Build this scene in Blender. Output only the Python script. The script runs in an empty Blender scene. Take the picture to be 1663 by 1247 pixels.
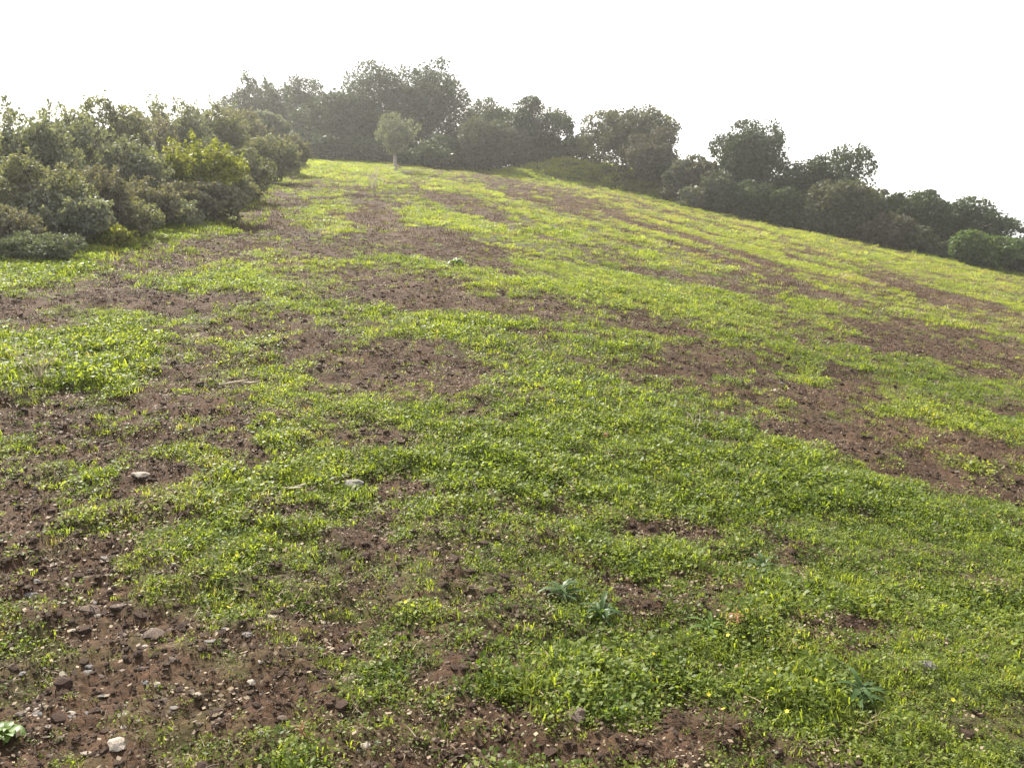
import bpy, math, random
import numpy as np
from mathutils import Vector

# ------------------------------------------------------------------ camera, sky, sun, exposure
scene = bpy.context.scene
COL = scene.collection
CAM_H = 1.6
W, Hh, F = 1663.0, 1247.0, 1440.0            # photograph size and focal length in its pixels
HORIZON = 250.0
PITCH = math.atan((Hh / 2 - HORIZON) / F)

cd = bpy.data.cameras.new('camera')
cd.sensor_width = 36.0
cd.lens = 36.0 * F / W
cd.clip_start = 0.05
cd.clip_end = 20000
cam = bpy.data.objects.new('camera', cd)
COL.objects.link(cam)
cam.location = (0, 0, CAM_H)
cam.rotation_euler = (math.pi / 2 - PITCH, 0, 0)
scene.camera = cam

SUN_AZ, SUN_EL = math.radians(-32), math.radians(40)     # ahead and to the left of the view
SUN_DIR = Vector((math.sin(SUN_AZ) * math.cos(SUN_EL), math.cos(SUN_AZ) * math.cos(SUN_EL), math.sin(SUN_EL)))
sd = bpy.data.lights.new('sun', 'SUN')
sd.energy = 5.0
sd.angle = math.radians(2.0)
sd.color = (1.0, 0.95, 0.86)
sun = bpy.data.objects.new('sun', sd)
COL.objects.link(sun)
sun.rotation_euler = SUN_DIR.to_track_quat('Z', 'Y').to_euler()
sun.location = (-40, 60, 60)

world = bpy.data.worlds.new('World')
scene.world = world
world.use_nodes = True
wn, wl = world.node_tree.nodes, world.node_tree.links
wn.clear()
sky = wn.new('ShaderNodeTexSky')
sky.sky_type = 'NISHITA'
sky.sun_disc = False
sky.sun_elevation = SUN_EL
sky.sun_rotation = SUN_AZ
sky.dust_density = 4.0
sky.air_density = 1.0
skybg = wn.new('ShaderNodeBackground')
skybg.inputs['Strength'].default_value = 0.11
wl.new(sky.outputs[0], skybg.inputs['Color'])
# thin bright cloud sheet over the whole sky, with slightly thinner places
tc = wn.new('ShaderNodeTexCoord')
mp = wn.new('ShaderNodeMapping')
mp.inputs['Scale'].default_value = (1.2, 1.2, 7.0)
nz = wn.new('ShaderNodeTexNoise')
nz.inputs['Scale'].default_value = 2.2
nz.inputs['Detail'].default_value = 5
rp = wn.new('ShaderNodeValToRGB')
rp.color_ramp.elements[0].position = 0.28
rp.color_ramp.elements[0].color = (0.55, 0.55, 0.55, 1)
rp.color_ramp.elements[1].position = 0.5
rp.color_ramp.elements[1].color = (0.9, 0.9, 0.9, 1)
cloud = wn.new('ShaderNodeBackground')
cloud.inputs['Color'].default_value = (0.97, 0.985, 1.0, 1)
cloud.inputs['Strength'].default_value = 0.5
mixw = wn.new('ShaderNodeMixShader')
wo = wn.new('ShaderNodeOutputWorld')
wl.new(tc.outputs['Generated'], mp.inputs['Vector'])
wl.new(mp.outputs[0], nz.inputs['Vector'])
wl.new(nz.outputs[0], rp.inputs[0])
wl.new(rp.outputs[0], mixw.inputs[0])
wl.new(skybg.outputs[0], mixw.inputs[1])
wl.new(cloud.outputs[0], mixw.inputs[2])
wl.new(mixw.outputs[0], wo.inputs[0])

scene.view_settings.view_transform = 'Standard'
scene.view_settings.look = 'None'
scene.view_settings.gamma = 1.0
scene.view_settings.exposure = 1.72
scene.cycles.use_denoising = True
scene.cycles.volume_bounces = 1
scene.cycles.max_bounces = 6
scene.cycles.transparent_max_bounces = 6

HAZE_DENSITY = 0.0013
HAZE_G = 0.7

rng = np.random.default_rng(7)
random.seed(7)

# ------------------------------------------------------------------ noise
def _hash(ix, iy, seed):
    h = (ix.astype(np.int64) * 374761393 + iy.astype(np.int64) * 668265263 + seed * 1442695041) & 0xffffffff
    h = ((h ^ (h >> 13)) * 1274126177) & 0xffffffff
    h = h ^ (h >> 16)
    return (h & 0xffffff) / float(0xffffff)

def vnoise(x, y, seed=0):
    x = np.asarray(x, float); y = np.asarray(y, float)
    ix = np.floor(x); iy = np.floor(y)
    fx = x - ix; fy = y - iy
    fx = fx * fx * (3 - 2 * fx); fy = fy * fy * (3 - 2 * fy)
    a = _hash(ix, iy, seed); b = _hash(ix + 1, iy, seed)
    c = _hash(ix, iy + 1, seed); d = _hash(ix + 1, iy + 1, seed)
    return (a + (b - a) * fx) * (1 - fy) + (c + (d - c) * fx) * fy      # 0..1

def fbm(x, y, seed=0, octv=4, gain=0.5):
    s = 0.0; amp = 1.0; tot = 0.0; f = 1.0
    for k in range(octv):
        s = s + amp * (vnoise(np.asarray(x) * f + 17.3 * k, np.asarray(y) * f - 9.1 * k, seed + k) - 0.5)
        tot += amp; amp *= gain; f *= 2.03
    return s / tot * 2      # about -1..1

# ------------------------------------------------------------------ the hill
def base0(x, y):
    return -(0.12 * x + 0.06 * (np.sqrt(x * x + 9) - 3)) + 0.0125 * y

def px_ray(u, v):
    cx = (u - W / 2) / F; cy = -(v - Hh / 2) / F
    c, s = math.cos(PITCH), math.sin(PITCH)
    return np.array([cx, c + s * cy, -s + c * cy])     # forward Y component about 1

def px_ground(u, v):
    """where the sight line through a pixel meets the hill"""
    d = px_ray(u, v)
    t = 0.8
    while t < 90:
        p = d * t
        if CAM_H + p[2] < base0(p[0], p[1]):
            break
        t *= 1.004
    p = d * t
    return float(p[0]), float(p[1])

def to_px(x, y, z):
    c, s = math.cos(PITCH), math.sin(PITCH)
    dz = z - CAM_H
    f = c * y - s * dz
    up = s * y + c * dz
    f = np.where(f < 0.05, 0.05, f)
    return W / 2 + F * x / f, Hh / 2 - F * up / f

EDGE_PX = [(490, 258), (590, 264), (700, 271), (830, 287), (1000, 311), (1130, 340), (1300, 371), (1500, 416), (1655, 449)]
EDGE = np.array([px_ground(*p) for p in EDGE_PX])
print('EDGE', EDGE.round(1).tolist())
EX = np.concatenate([[-400, -60], EDGE[:, 0], [70, 300]])
EY = np.concatenate([[60, 55], EDGE[:, 1], [5, -150]])

def edge_y(x):
    return np.interp(x, EX, EY)

def softpos(a, k):
    return np.where(a > 30 * k, a, k * np.log1p(np.exp(np.minimum(a / k, 30))))

def base(x, y):
    x = np.asarray(x, float); y = np.asarray(y, float)
    z = base0(x, y)
    s = y - edge_y(x)
    r = np.sqrt(x * x + (y - 15) ** 2)
    z = z - 0.2 * softpos(s - 9, 2.0) - 0.25 * softpos(r - 75, 5.0)
    # low grassy bank behind the field edge
    t = np.clip((s - .3) / 3.2, 0, 1)
    bank = 1.15 * t * t * (3 - 2 * t) * np.clip((x + 1) / 4, 0, 1) * np.clip((14 - x) / 5, 0, 1) * np.clip((16 - s) / 6, 0, 1)
    z = z + bank
    return np.maximum(z, -64)

# soil patches of the field: traced ellipses (cx, cy, rx, ry, tilt degrees, bareness)
PATCH = [
    (90, 1010, 190, 110, 0, .78), (330, 1130, 330, 95, 8, .62), (60, 1160, 150, 110, 0, .7),
    (120, 905, 170, 38, -8, .75), (280, 860, 60, 26, -10, .5), (80, 685, 130, 50, 0, 1.0), (180, 720, 90, 34, 10, .7),
    (272, 640, 50, 105, 4, .8), (100, 818, 150, 36, 0, .85), (250, 490, 160, 20, 1, .85),
    (60, 512, 100, 30, 0, .6), (420, 760, 40, 34, 0, .7), (645, 600, 165, 40, 1, .85),
    (480, 560, 85, 34, -15, .8), (330, 570, 60, 20, 0, .5), (610, 350, 50, 34, 30, .9), (690, 393, 110, 22, 10, .95),
    (640, 472, 140, 30, 6, .85), (790, 420, 50, 14, 14, .7), (860, 505, 150, 17, 5, .9), (1040, 525, 95, 15, 12, .9),
    (900, 545, 120, 8, 4, .6), (1150, 592, 120, 30, 2, .85), (1130, 635, 140, 22, 3, .4), (1340, 655, 100, 34, 10, .8),
    (1340, 715, 150, 30, 12, 1.0), (1530, 775, 170, 32, 13, 1.0), (1560, 730, 150, 22, 12, .9),
    (1480, 555, 190, 32, 6, .6), (1630, 605, 60, 20, 10, .85), (1400, 620, 60, 14, 5, .6), (1590, 663, 100, 9, 3, .7), (1520, 485, 160, 8, 12, .8),
    (1030, 425, 140, 12, 16, .75), (1170, 465, 110, 12, 14, .7), (1130, 390, 40, 6, 5, .7), (770, 340, 120, 12, 17, .85),
    (880, 385, 60, 9, 18, .6), (830, 300, 160, 10, 9, .6), (1250, 350, 120, 7, 14, .5), (1450, 460, 90, 8, 12, .6),
    (1150, 868, 150, 18, 3, .75), (1010, 945, 60, 30, 20, .8), (1155, 955, 85, 26, 8, .65), (1390, 1045, 60, 26, 8, .8), (1250, 890, 60, 25, 20, .5),
    (765, 1066, 85, 28, -4, .85), (780, 1165, 170, 36, 5, .8), (900, 1225, 360, 30, 2, .7), (1130, 1190, 90, 60, 10, .65),
    (700, 980, 40, 18, 0, .7), (285, 700, 60, 150, 8, .7), (120, 835, 220, 44, -4, .7), (200, 940, 160, 40, -6, .5), (350, 645, 100, 34, -14, .65), (150, 745, 170, 24, 0, .6), (400, 705, 80, 50, -20, .5), (60, 862, 120, 36, 0, .7), (390, 530, 120, 22, -4, .6), (520, 402, 140, 18, 2, .6), (450, 330, 60, 16, -4, .6), (560, 650, 90, 16, 0, .4), (460, 830, 90, 24, 0, .5), (780, 690, 80, 14, 0, .45), (960, 600, 60, 12, 0, .4), (1300, 470, 120, 10, 12, .6), (980, 350, 160, 9, 13, .6), (1180, 420, 110, 8, 14, .6), (1580, 545, 90, 12, 8, .6), (600, 880, 70, 18, 0, .4), (235, 800, 70, 50, -20, .8), (190, 860, 90, 40, -20, .8), (330, 600, 70, 30, -20, .6), (500, 1190, 240, 70, 3, .65), (700, 1215, 200, 40, 0, .75), (1020, 1230, 200, 30, 0, .7), (620, 700, 110, 16, 0, .4), (560, 830, 110, 22, -5, .5), (720, 700, 60, 10, 0, .5),
    (300, 412, 150, 26, -8, .95), (430, 355, 60, 40, -20, .75), (230, 450, 110, 26, -6, .6), (440, 430, 80, 14, -4, .6), (480, 305, 60, 14, -6, .5),
    (560, 300, 40, 30, 0, .3), (520, 1010, 90, 26, 0, .5), (30, 900, 70, 50, 0, .6), (640, 790, 60, 14, 0, .4), (1180, 1120, 60, 20, 0, .5),
]
LUSH = [(1400, 1000, 330, 200, 0, .35), (1250, 780, 330, 55, 8, .5), (950, 640, 200, 60, 0, .35), (980, 400, 200, 22, 15, .8), (780, 370, 110, 22, 16, .8),
        (1000, 460, 160, 20, 12, .5), (640, 540, 140, 22, 0, .6), (370, 465, 150, 17, -3, .8), (120, 610, 130, 30, 0, .4), (170, 525, 80, 18, 0, .6), (120, 560, 130, 14, 0, .6),
        (110, 770, 110, 22, 0, .35), (1500, 860, 250, 50, 5, .4), (950, 1050, 160, 80, 0, .35), (350, 930, 130, 70, -8, .55), (340, 990, 70, 26, 0, .6),
        (550, 280, 90, 18, 0, .6), (1600, 690, 80, 16, 8, .5), (1450, 420, 200, 18, 13, .4), (80, 440, 110, 30, 0, .5), (1560, 640, 110, 14, 5, .5)]

def ell(u, v, e):
    cx, cy, rx, ry, a, s = e
    a = math.radians(a)
    du, dv = u - cx, v - cy
    p = (du * math.cos(a) + dv * math.sin(a)) / rx
    q = (-du * math.sin(a) + dv * math.cos(a)) / ry
    return s * np.clip(1.5 - 1.05 * np.sqrt(p * p + q * q), 0, 1)

def cover(x, y):
    """how much of the ground the plants cover, 0 bare soil .. 1 closed sward"""
    x = np.asarray(x, float); y = np.asarray(y, float)
    wx = x + 0.05 * y * fbm(x * .9, y * .9, 31, 3) * .6 + 0.12 * fbm(x * 3, y * 3, 33, 2)
    wy = y + 0.05 * y * fbm(x * .9, y * .9, 41, 3) + 0.18 * fbm(x * 3, y * 3, 43, 2)
    u, v = to_px(wx, wy, base0(wx, wy))
    bare = np.zeros_like(x)
    for e in PATCH:
        bare = np.maximum(bare, ell(u, v, e))
    lush = np.zeros_like(x)
    for e in LUSH:
        lush = np.maximum(lush, ell(u, v, e))
    n = fbm(x * 1.1, y * .8, 51, 5, .6)
    n2 = fbm(x * 1.7, y * 3.4, 57, 3)
    # drilled rows run away to the upper left of the slope
    row = fbm((x * 0.94 + y * 0.34) * 1.25, (y * 0.94 - x * 0.34) * 0.11, 61, 4, .65)
    far = np.clip((y - 9) / 12, 0, 1) * np.clip((x + 2) / 6, 0, 1)
    n3 = fbm(x * 9, y * 7, 63, 3)
    c = 0.61 + 0.42 * n + 0.46 * n2 + 0.55 * n3 + far * (2.0 * row - 0.16) + 0.5 * lush - 0.98 * bare
    c = c + .45 * bare * np.clip(vnoise(x * 11, y * 9, 66) * 3 - 1.9, 0, 1) * np.clip((9 - y) / 4, 0, 1)
    out = y > edge_y(x) + 1.0
    c = np.where(out, 0.75 + .4 * n, c)
    return np.clip(c, 0.04, 1)

def H(x, y):
    x = np.asarray(x, float); y = np.asarray(y, float)
    z = base(x, y)
    r = np.sqrt(x * x + y * y)
    near = np.clip((70 - r) / 30, 0, 1)
    z = z + near * (0.045 * fbm(x * .8, y * .8, 3, 3) + 0.03 * fbm((x * .94 + y * .34) * 2.4, (y * .94 - x * .34) * .5, 5, 2))
    fine = np.clip((16 - r) / 8, 0, 1)
    z = z + fine * (0.04 * fbm(x * 6, y * 6, 9, 3) + 0.034 * np.abs(fbm(x * 20, y * 20, 13, 3)))
    return z

# ------------------------------------------------------------------ materials
def mat(name):
    m = bpy.data.materials.new(name)
    m.use_nodes = True
    m.node_tree.nodes.clear()
    return m, m.node_tree.nodes, m.node_tree.links

def leaf_material(name, dark, light, translucency=0.35, rough=0.55, attr='rnd', inst=False, trans_tint=(1.3, 1.28, .5), third=None):
    m, n, l = mat(name)
    at = n.new('ShaderNodeAttribute'); at.attribute_name = attr
    at.attribute_type = 'INSTANCER' if inst else 'GEOMETRY'
    rp = n.new('ShaderNodeValToRGB')
    rp.color_ramp.elements[0].color = (*dark, 1); rp.color_ramp.elements[1].color = (*light, 1)
    if third:
        e = rp.color_ramp.elements.new(.88); e.color = (*light, 1)
        rp.color_ramp.elements[2].color = (*third, 1)
    l.new(at.outputs['Fac'], rp.inputs[0])
    bs = n.new('ShaderNodeBsdfPrincipled')
    bs.inputs['Roughness'].default_value = rough
    bs.inputs['Specular IOR Level'].default_value = .2
    l.new(rp.outputs[0], bs.inputs['Base Color'])
    mul = n.new('ShaderNodeMix'); mul.data_type = 'RGBA'; mul.blend_type = 'MULTIPLY'
    mul.inputs[0].default_value = 1.0
    l.new(rp.outputs[0], mul.inputs[6]); mul.inputs[7].default_value = (*trans_tint, 1)
    tr = n.new('ShaderNodeBsdfTranslucent')
    l.new(mul.outputs[2], tr.inputs[0])
    mx = n.new('ShaderNodeMixShader'); mx.inputs[0].default_value = translucency
    l.new(bs.outputs[0], mx.inputs[1]); l.new(tr.outputs[0], mx.inputs[2])
    o = n.new('ShaderNodeOutputMaterial'); l.new(mx.outputs[0], o.inputs[0])
    return m

def rough_material(name, c0, c1, scale, bump=0.4, rough=.9, bscale=None):
    m, n, l = mat(name)
    t = n.new('ShaderNodeTexCoord')
    a = n.new('ShaderNodeTexNoise'); a.inputs['Scale'].default_value = scale; a.inputs['Detail'].default_value = 6
    l.new(t.outputs['Object'], a.inputs[0])
    rp = n.new('ShaderNodeValToRGB')
    rp.color_ramp.elements[0].position = .35; rp.color_ramp.elements[1].position = .66
    rp.color_ramp.elements[0].color = (*c0, 1); rp.color_ramp.elements[1].color = (*c1, 1)
    l.new(a.outputs[0], rp.inputs[0])
    bs = n.new('ShaderNodeBsdfPrincipled'); bs.inputs['Roughness'].default_value = rough
    bs.inputs['Specular IOR Level'].default_value = .25
    l.new(rp.outputs[0], bs.inputs['Base Color'])
    b2 = n.new('ShaderNodeTexNoise'); b2.inputs['Scale'].default_value = bscale or scale * 3; b2.inputs['Detail'].default_value = 4
    l.new(t.outputs['Object'], b2.inputs[0])
    bp = n.new('ShaderNodeBump'); bp.inputs['Strength'].default_value = bump; bp.inputs['Distance'].default_value = .02
    l.new(b2.outputs[0], bp.inputs['Height']); l.new(bp.outputs[0], bs.inputs['Normal'])
    o = n.new('ShaderNodeOutputMaterial'); l.new(bs.outputs[0], o.inputs[0])
    return m

def soil_material():
    m, n, l = mat('hill_soil')
    t = n.new('ShaderNodeTexCoord')
    a = n.new('ShaderNodeTexNoise'); a.inputs['Scale'].default_value = 1.3; a.inputs['Detail'].default_value = 8; a.inputs['Roughness'].default_value = .7
    l.new(t.outputs['Object'], a.inputs[0])
    rp = n.new('ShaderNodeValToRGB')
    rp.color_ramp.elements[0].position = .3; rp.color_ramp.elements[1].position = .72
    rp.color_ramp.elements[0].color = (.027, .0142, .0084, 1); rp.color_ramp.elements[1].color = (.07, .0405, .0245, 1)
    l.new(a.outputs[0], rp.inputs[0])
    s = n.new('ShaderNodeTexNoise'); s.inputs['Scale'].default_value = 40; s.inputs['Detail'].default_value = 5
    l.new(t.outputs['Object'], s.inputs[0])
    sr = n.new('ShaderNodeValToRGB')
    sr.color_ramp.elements[0].position = .3; sr.color_ramp.elements[1].position = .8
    sr.color_ramp.elements[0].color = (.62, .6, .58, 1); sr.color_ramp.elements[1].color = (1.7, 1.65, 1.6, 1)
    l.new(s.outputs[0], sr.inputs[0])
    mu = n.new('ShaderNodeMix'); mu.data_type = 'RGBA'; mu.blend_type = 'MULTIPLY'; mu.inputs[0].default_value = 1
    l.new(rp.outputs[0], mu.inputs[6]); l.new(sr.outputs[0], mu.inputs[7])
    at = n.new('ShaderNodeAttribute'); at.attribute_name = 'cover'
    g = n.new('ShaderNodeTexNoise'); g.inputs['Scale'].default_value = 9; g.inputs['Detail'].default_value = 6
    l.new(t.outputs['Object'], g.inputs[0])
    gr = n.new('ShaderNodeValToRGB')
    gr.color_ramp.elements[0].position = .35; gr.color_ramp.elements[1].position = .65
    gr.color_ramp.elements[0].color = (.03, .038, .010, 1); gr.color_ramp.elements[1].color = (.07, .095, .022, 1)
    l.new(g.outputs[0], gr.inputs[0])
    fm = n.new('ShaderNodeMath'); fm.operation = 'MULTIPLY'; fm.inputs[1].default_value = .75
    l.new(at.outputs['Fac'], fm.inputs[0])
    mx = n.new('ShaderNodeMix'); mx.data_type = 'RGBA'
    l.new(fm.outputs[0], mx.inputs[0]); l.new(mu.outputs[2], mx.inputs[6]); l.new(gr.outputs[0], mx.inputs[7])
    bs = n.new('ShaderNodeBsdfPrincipled'); bs.inputs['Roughness'].default_value = .95
    bs.inputs['Specular IOR Level'].default_value = .15
    l.new(mx.outputs[2], bs.inputs['Base Color'])
    b = n.new('ShaderNodeTexNoise'); b.inputs['Scale'].default_value = 28; b.inputs['Detail'].default_value = 8; b.inputs['Roughness'].default_value = .65
    l.new(t.outputs['Object'], b.inputs[0])
    bp = n.new('ShaderNodeBump'); bp.inputs['Strength'].default_value = .9; bp.inputs['Distance'].default_value = .03
    l.new(b.outputs[0], bp.inputs['Height']); l.new(bp.outputs[0], bs.inputs['Normal'])
    o = n.new('ShaderNodeOutputMaterial'); l.new(bs.outputs[0], o.inputs[0])
    return m

M = {}
M['soil'] = soil_material()
M['clod'] = rough_material('soil_clod', (.034, .0185, .011), (.095, .056, .035), 8, .8)
M['stone_pale'] = rough_material('pale_stone', (.15, .125, .10), (.36, .31, .255), 9, .4)
M['stone_grey'] = rough_material('grey_stone', (.09, .082, .075), (.2, .185, .175), 11, .5)
M['stone_brown'] = rough_material('brown_stone', (.06, .042, .033), (.15, .11, .085), 10, .5)
M['bark'] = rough_material('bark', (.07, .06, .05), (.17, .15, .125), 14, .8)
M['bark_pale'] = rough_material('pale_bark', (.20, .175, .15), (.36, .32, .28), 12, .7)
M['twig'] = rough_material('twig', (.10, .085, .075), (.22, .19, .17), 20, .5)
M['dry'] = rough_material('dry_stalk', (.30, .25, .17), (.5, .43, .31), 15, .3)
M['grass'] = leaf_material('grass_blade', (.080, .116, .018), (.245, .285, .05), .62, .5, 'tint', True, third=(.25, .225, .09))
M['weed'] = leaf_material('weed_leaf', (.076, .116, .020), (.235, .275, .052), .58, .5, 'tint', True, third=(.22, .22, .05))
M['straw'] = leaf_material('straw', (.055, .036, .024), (.26, .20, .13), .2, .7, 'tint', True, trans_tint=(1, 1, .8), third=(.26, .21, .14))
M['stubble'] = leaf_material('stubble', (.032, .018, .011), (.095, .058, .032), .25, .8, 'tint', True, trans_tint=(1.1, 1, .8), third=(.18, .13, .07))
M['clod_i'] = M['clod']
M['rosette'] = leaf_material('rosette_leaf', (.035, .068, .02), (.075, .12, .038), .45, .42)
M['rosette_pale'] = leaf_material('broad_leaf', (.06, .105, .018), (.115, .17, .035), .4, .42)
M['russet'] = leaf_material('russet_leaf', (.16, .08, .04), (.30, .16, .075), .35, .6, trans_tint=(1.2, .9, .6))
M['petal'] = leaf_material('yellow_petal', (.62, .5, .03), (.75, .62, .05), .4, .5, trans_tint=(1, 1, 1))
KIND = {
    'far_scrub': leaf_material('far_scrub_leaf', (.036, .042, .022), (.095, .102, .055), .3, .6),
    'far_grey': leaf_material('far_grey_leaf', (.038, .046, .032), (.10, .112, .082), .3, .6),
    'far_brown': leaf_material('far_brown_leaf', (.042, .038, .028), (.11, .098, .072), .3, .65),
    'oak':   leaf_material('oak_leaf', (.019, .030, .014), (.055, .076, .034), .26, .5),
    'grey':  leaf_material('hazed_grey_green_leaf', (.085, .095, .07), (.21, .225, .17), .36, .6),  # lighter and greyer than the far leaf: hazy glare put into the colour
    'olive': leaf_material('olive_leaf', (.09, .105, .075), (.22, .24, .19), .3, .6),
    'scrub': leaf_material('scrub_leaf', (.08, .086, .058), (.20, .205, .135), .38, .65),  # paled leaf colour, the haze over the left scrub painted in
    'brown': leaf_material('hazed_brown_scrub_leaf', (.075, .073, .055), (.19, .18, .135), .35, .7),  # brown leaf with the left side's haze painted into its tone
    'gold':  leaf_material('yellow_green_leaf', (.09, .11, .02), (.24, .25, .05), .45, .5),
    'green': leaf_material('dull_green_leaf', (.024, .04, .017), (.07, .095, .04), .3, .5),
    'fresh': leaf_material('fresh_green_leaf', (.04, .07, .02), (.10, .145, .05), .4, .5),
    'white': leaf_material('white_dotted_leaf', (.06, .075, .045), (.14, .16, .10), .25, .6, third=(.6, .6, .55)),
}

# ------------------------------------------------------------------ mesh helpers
def mesh_np(name, verts, faces, material, k, attrs=None, smooth=False):
    """verts (n,3); faces (m,k) all with k corners"""
    me = bpy.data.meshes.new(name)
    verts = np.ascontiguousarray(verts, np.float32); faces = np.ascontiguousarray(faces, np.int32)
    me.vertices.add(len(verts)); me.vertices.foreach_set('co', verts.ravel())
    nf = len(faces)
    if nf:
        me.loops.add(nf * k); me.loops.foreach_set('vertex_index', faces.ravel())
        me.polygons.add(nf)
        me.polygons.foreach_set('loop_start', np.arange(0, nf * k, k, dtype=np.int32))
        if smooth:
            me.polygons.foreach_set('use_smooth', np.ones(nf, bool))
    for an, (dom, typ, val) in (attrs or {}).items():
        at = me.attributes.new(an, typ, dom)
        at.data.foreach_set('vector' if typ == 'FLOAT_VECTOR' else 'value', np.ascontiguousarray(val, np.float32).ravel())
    me.update(calc_edges=True)
    if material:
        me.materials.append(material)
    return me

def obj(name, me, parent=None, loc=(0, 0, 0), rot=(0, 0, 0), scale=(1, 1, 1)):
    o = bpy.data.objects.new(name, me)
    COL.objects.link(o)
    o.location = loc; o.rotation_euler = rot; o.scale = scale
    if parent:
        o.parent = parent
    return o

def tag(o, label=None, cat=None, group=None, kind=None):
    if label: o['label'] = label
    if cat: o['category'] = cat
    if group: o['group'] = group
    if kind: o['kind'] = kind
    return o

class Tubes:
    def __init__(self, sides=5):
        self.v = []; self.f = []; self.n = 0; self.s = sides
    def add(self, pts, radii):
        pts = np.asarray(pts, float); s = self.s
        ang = np.arange(s) * 2 * math.pi / s
        for i, p in enumerate(pts):
            d = pts[min(i + 1, len(pts) - 1)] - pts[max(i - 1, 0)]
            d = d / (np.linalg.norm(d) + 1e-9)
            a = np.cross(d, [0.31, 0.95, 0.05]); a /= np.linalg.norm(a) + 1e-9
            b = np.cross(d, a)
            self.v.append(p + radii[i] * (np.cos(ang)[:, None] * a + np.sin(ang)[:, None] * b))
            if i:
                o = self.n + (i - 1) * s
                for k in range(s):
                    self.f.append((o + k, o + (k + 1) % s, o + s + (k + 1) % s, o + s + k))
        self.n += len(pts) * s
    def mesh(self, name, material):
        return mesh_np(name, np.concatenate(self.v), np.array(self.f), material, 4, smooth=True)

def leaf_quads(c, axis, side, L, Wd, curl=0.0):
    """diamond leaves: c (n,3), axis/side unit (n,3), L, Wd (n,)"""
    n = len(c)
    v = np.empty((n, 4, 3))
    v[:, 0] = c - axis * L[:, None] * .5
    v[:, 1] = c + side * Wd[:, None] * .5
    v[:, 2] = c + axis * L[:, None] * .5
    v[:, 3] = c - side * Wd[:, None] * .5
    return v.reshape(-1, 3), np.arange(n * 4).reshape(n, 4)

def unit(a):
    return a / (np.linalg.norm(a, axis=-1, keepdims=True) + 1e-9)

# ------------------------------------------------------------------ the ground sheet and the sea
def build_hill():
    fine = np.linspace(-62, 62, 600)
    coarse = np.linspace(62, 298, 60)[1:-1]
    ang = np.radians(np.concatenate([fine, coarse]))
    r = [0.0, .25, .5, .75, .95]
    while r[-1] < 62:
        r.append(r[-1] * 1.0092)
    while r[-1] < 900:
        r.append(r[-1] * 1.05)
    r = np.array(r[1:])
    A, R = np.meshgrid(ang, r)
    X = R * np.sin(A); Y = R * np.cos(A)
    Z = H(X, Y)
    C = cover(X, Y)
    nr, na = X.shape
    idx = np.arange(nr * na).reshape(nr, na)
    nxt = np.roll(idx, -1, axis=1)
    f = np.stack([idx[:-1], nxt[:-1], nxt[1:], idx[1:]], -1).reshape(-1, 4)
    v = np.stack([X, Y, Z], -1).reshape(-1, 3)
    # close the centre under the camera
    v = np.vstack([v, [[0, 0, float(H(0., 0.))]]])
    cc = np.append(C.ravel(), .6)
    q = np.stack([np.full(na // 2, len(v) - 1), idx[0, 1::2][:na // 2], np.roll(idx[0], 0)[0:2 * (na // 2):2], ], -1)
    me = mesh_np('hill', v, f[:, ::-1], M['soil'], 4, {'cover': ('POINT', 'FLOAT', cc)}, smooth=True)
    tag(obj('hill_ground', me), kind='structure')

build_hill()

m, n, l = mat('sea_water')
bs = n.new('ShaderNodeBsdfPrincipled')
bs.inputs['Base Color'].default_value = (.05, .09, .11, 1); bs.inputs['Roughness'].default_value = .18
wt = n.new('ShaderNodeTexNoise'); wt.inputs['Scale'].default_value = .15; wt.inputs['Detail'].default_value = 4
tcw = n.new('ShaderNodeTexCoord'); l.new(tcw.outputs['Object'], wt.inputs[0])
bp = n.new('ShaderNodeBump'); bp.inputs['Strength'].default_value = .5; l.new(wt.outputs[0], bp.inputs['Height']); l.new(bp.outputs[0], bs.inputs['Normal'])
o_ = n.new('ShaderNodeOutputMaterial'); l.new(bs.outputs[0], o_.inputs[0])
an = np.linspace(0, 2 * math.pi, 65)[:-1]
sv = np.concatenate([np.stack([rr * np.cos(an), rr * np.sin(an), np.full(64, -60.)], -1) for rr in (250., 900., 2500., 5000.)])
ix = np.arange(256).reshape(4, 64)
sf = np.stack([ix[:-1], ix[1:], np.roll(ix[1:], -1, 1), np.roll(ix[:-1], -1, 1)], -1).reshape(-1, 4)
tag(obj('sea', mesh_np('sea', sv, sf, m, 4)), kind='structure')

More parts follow.
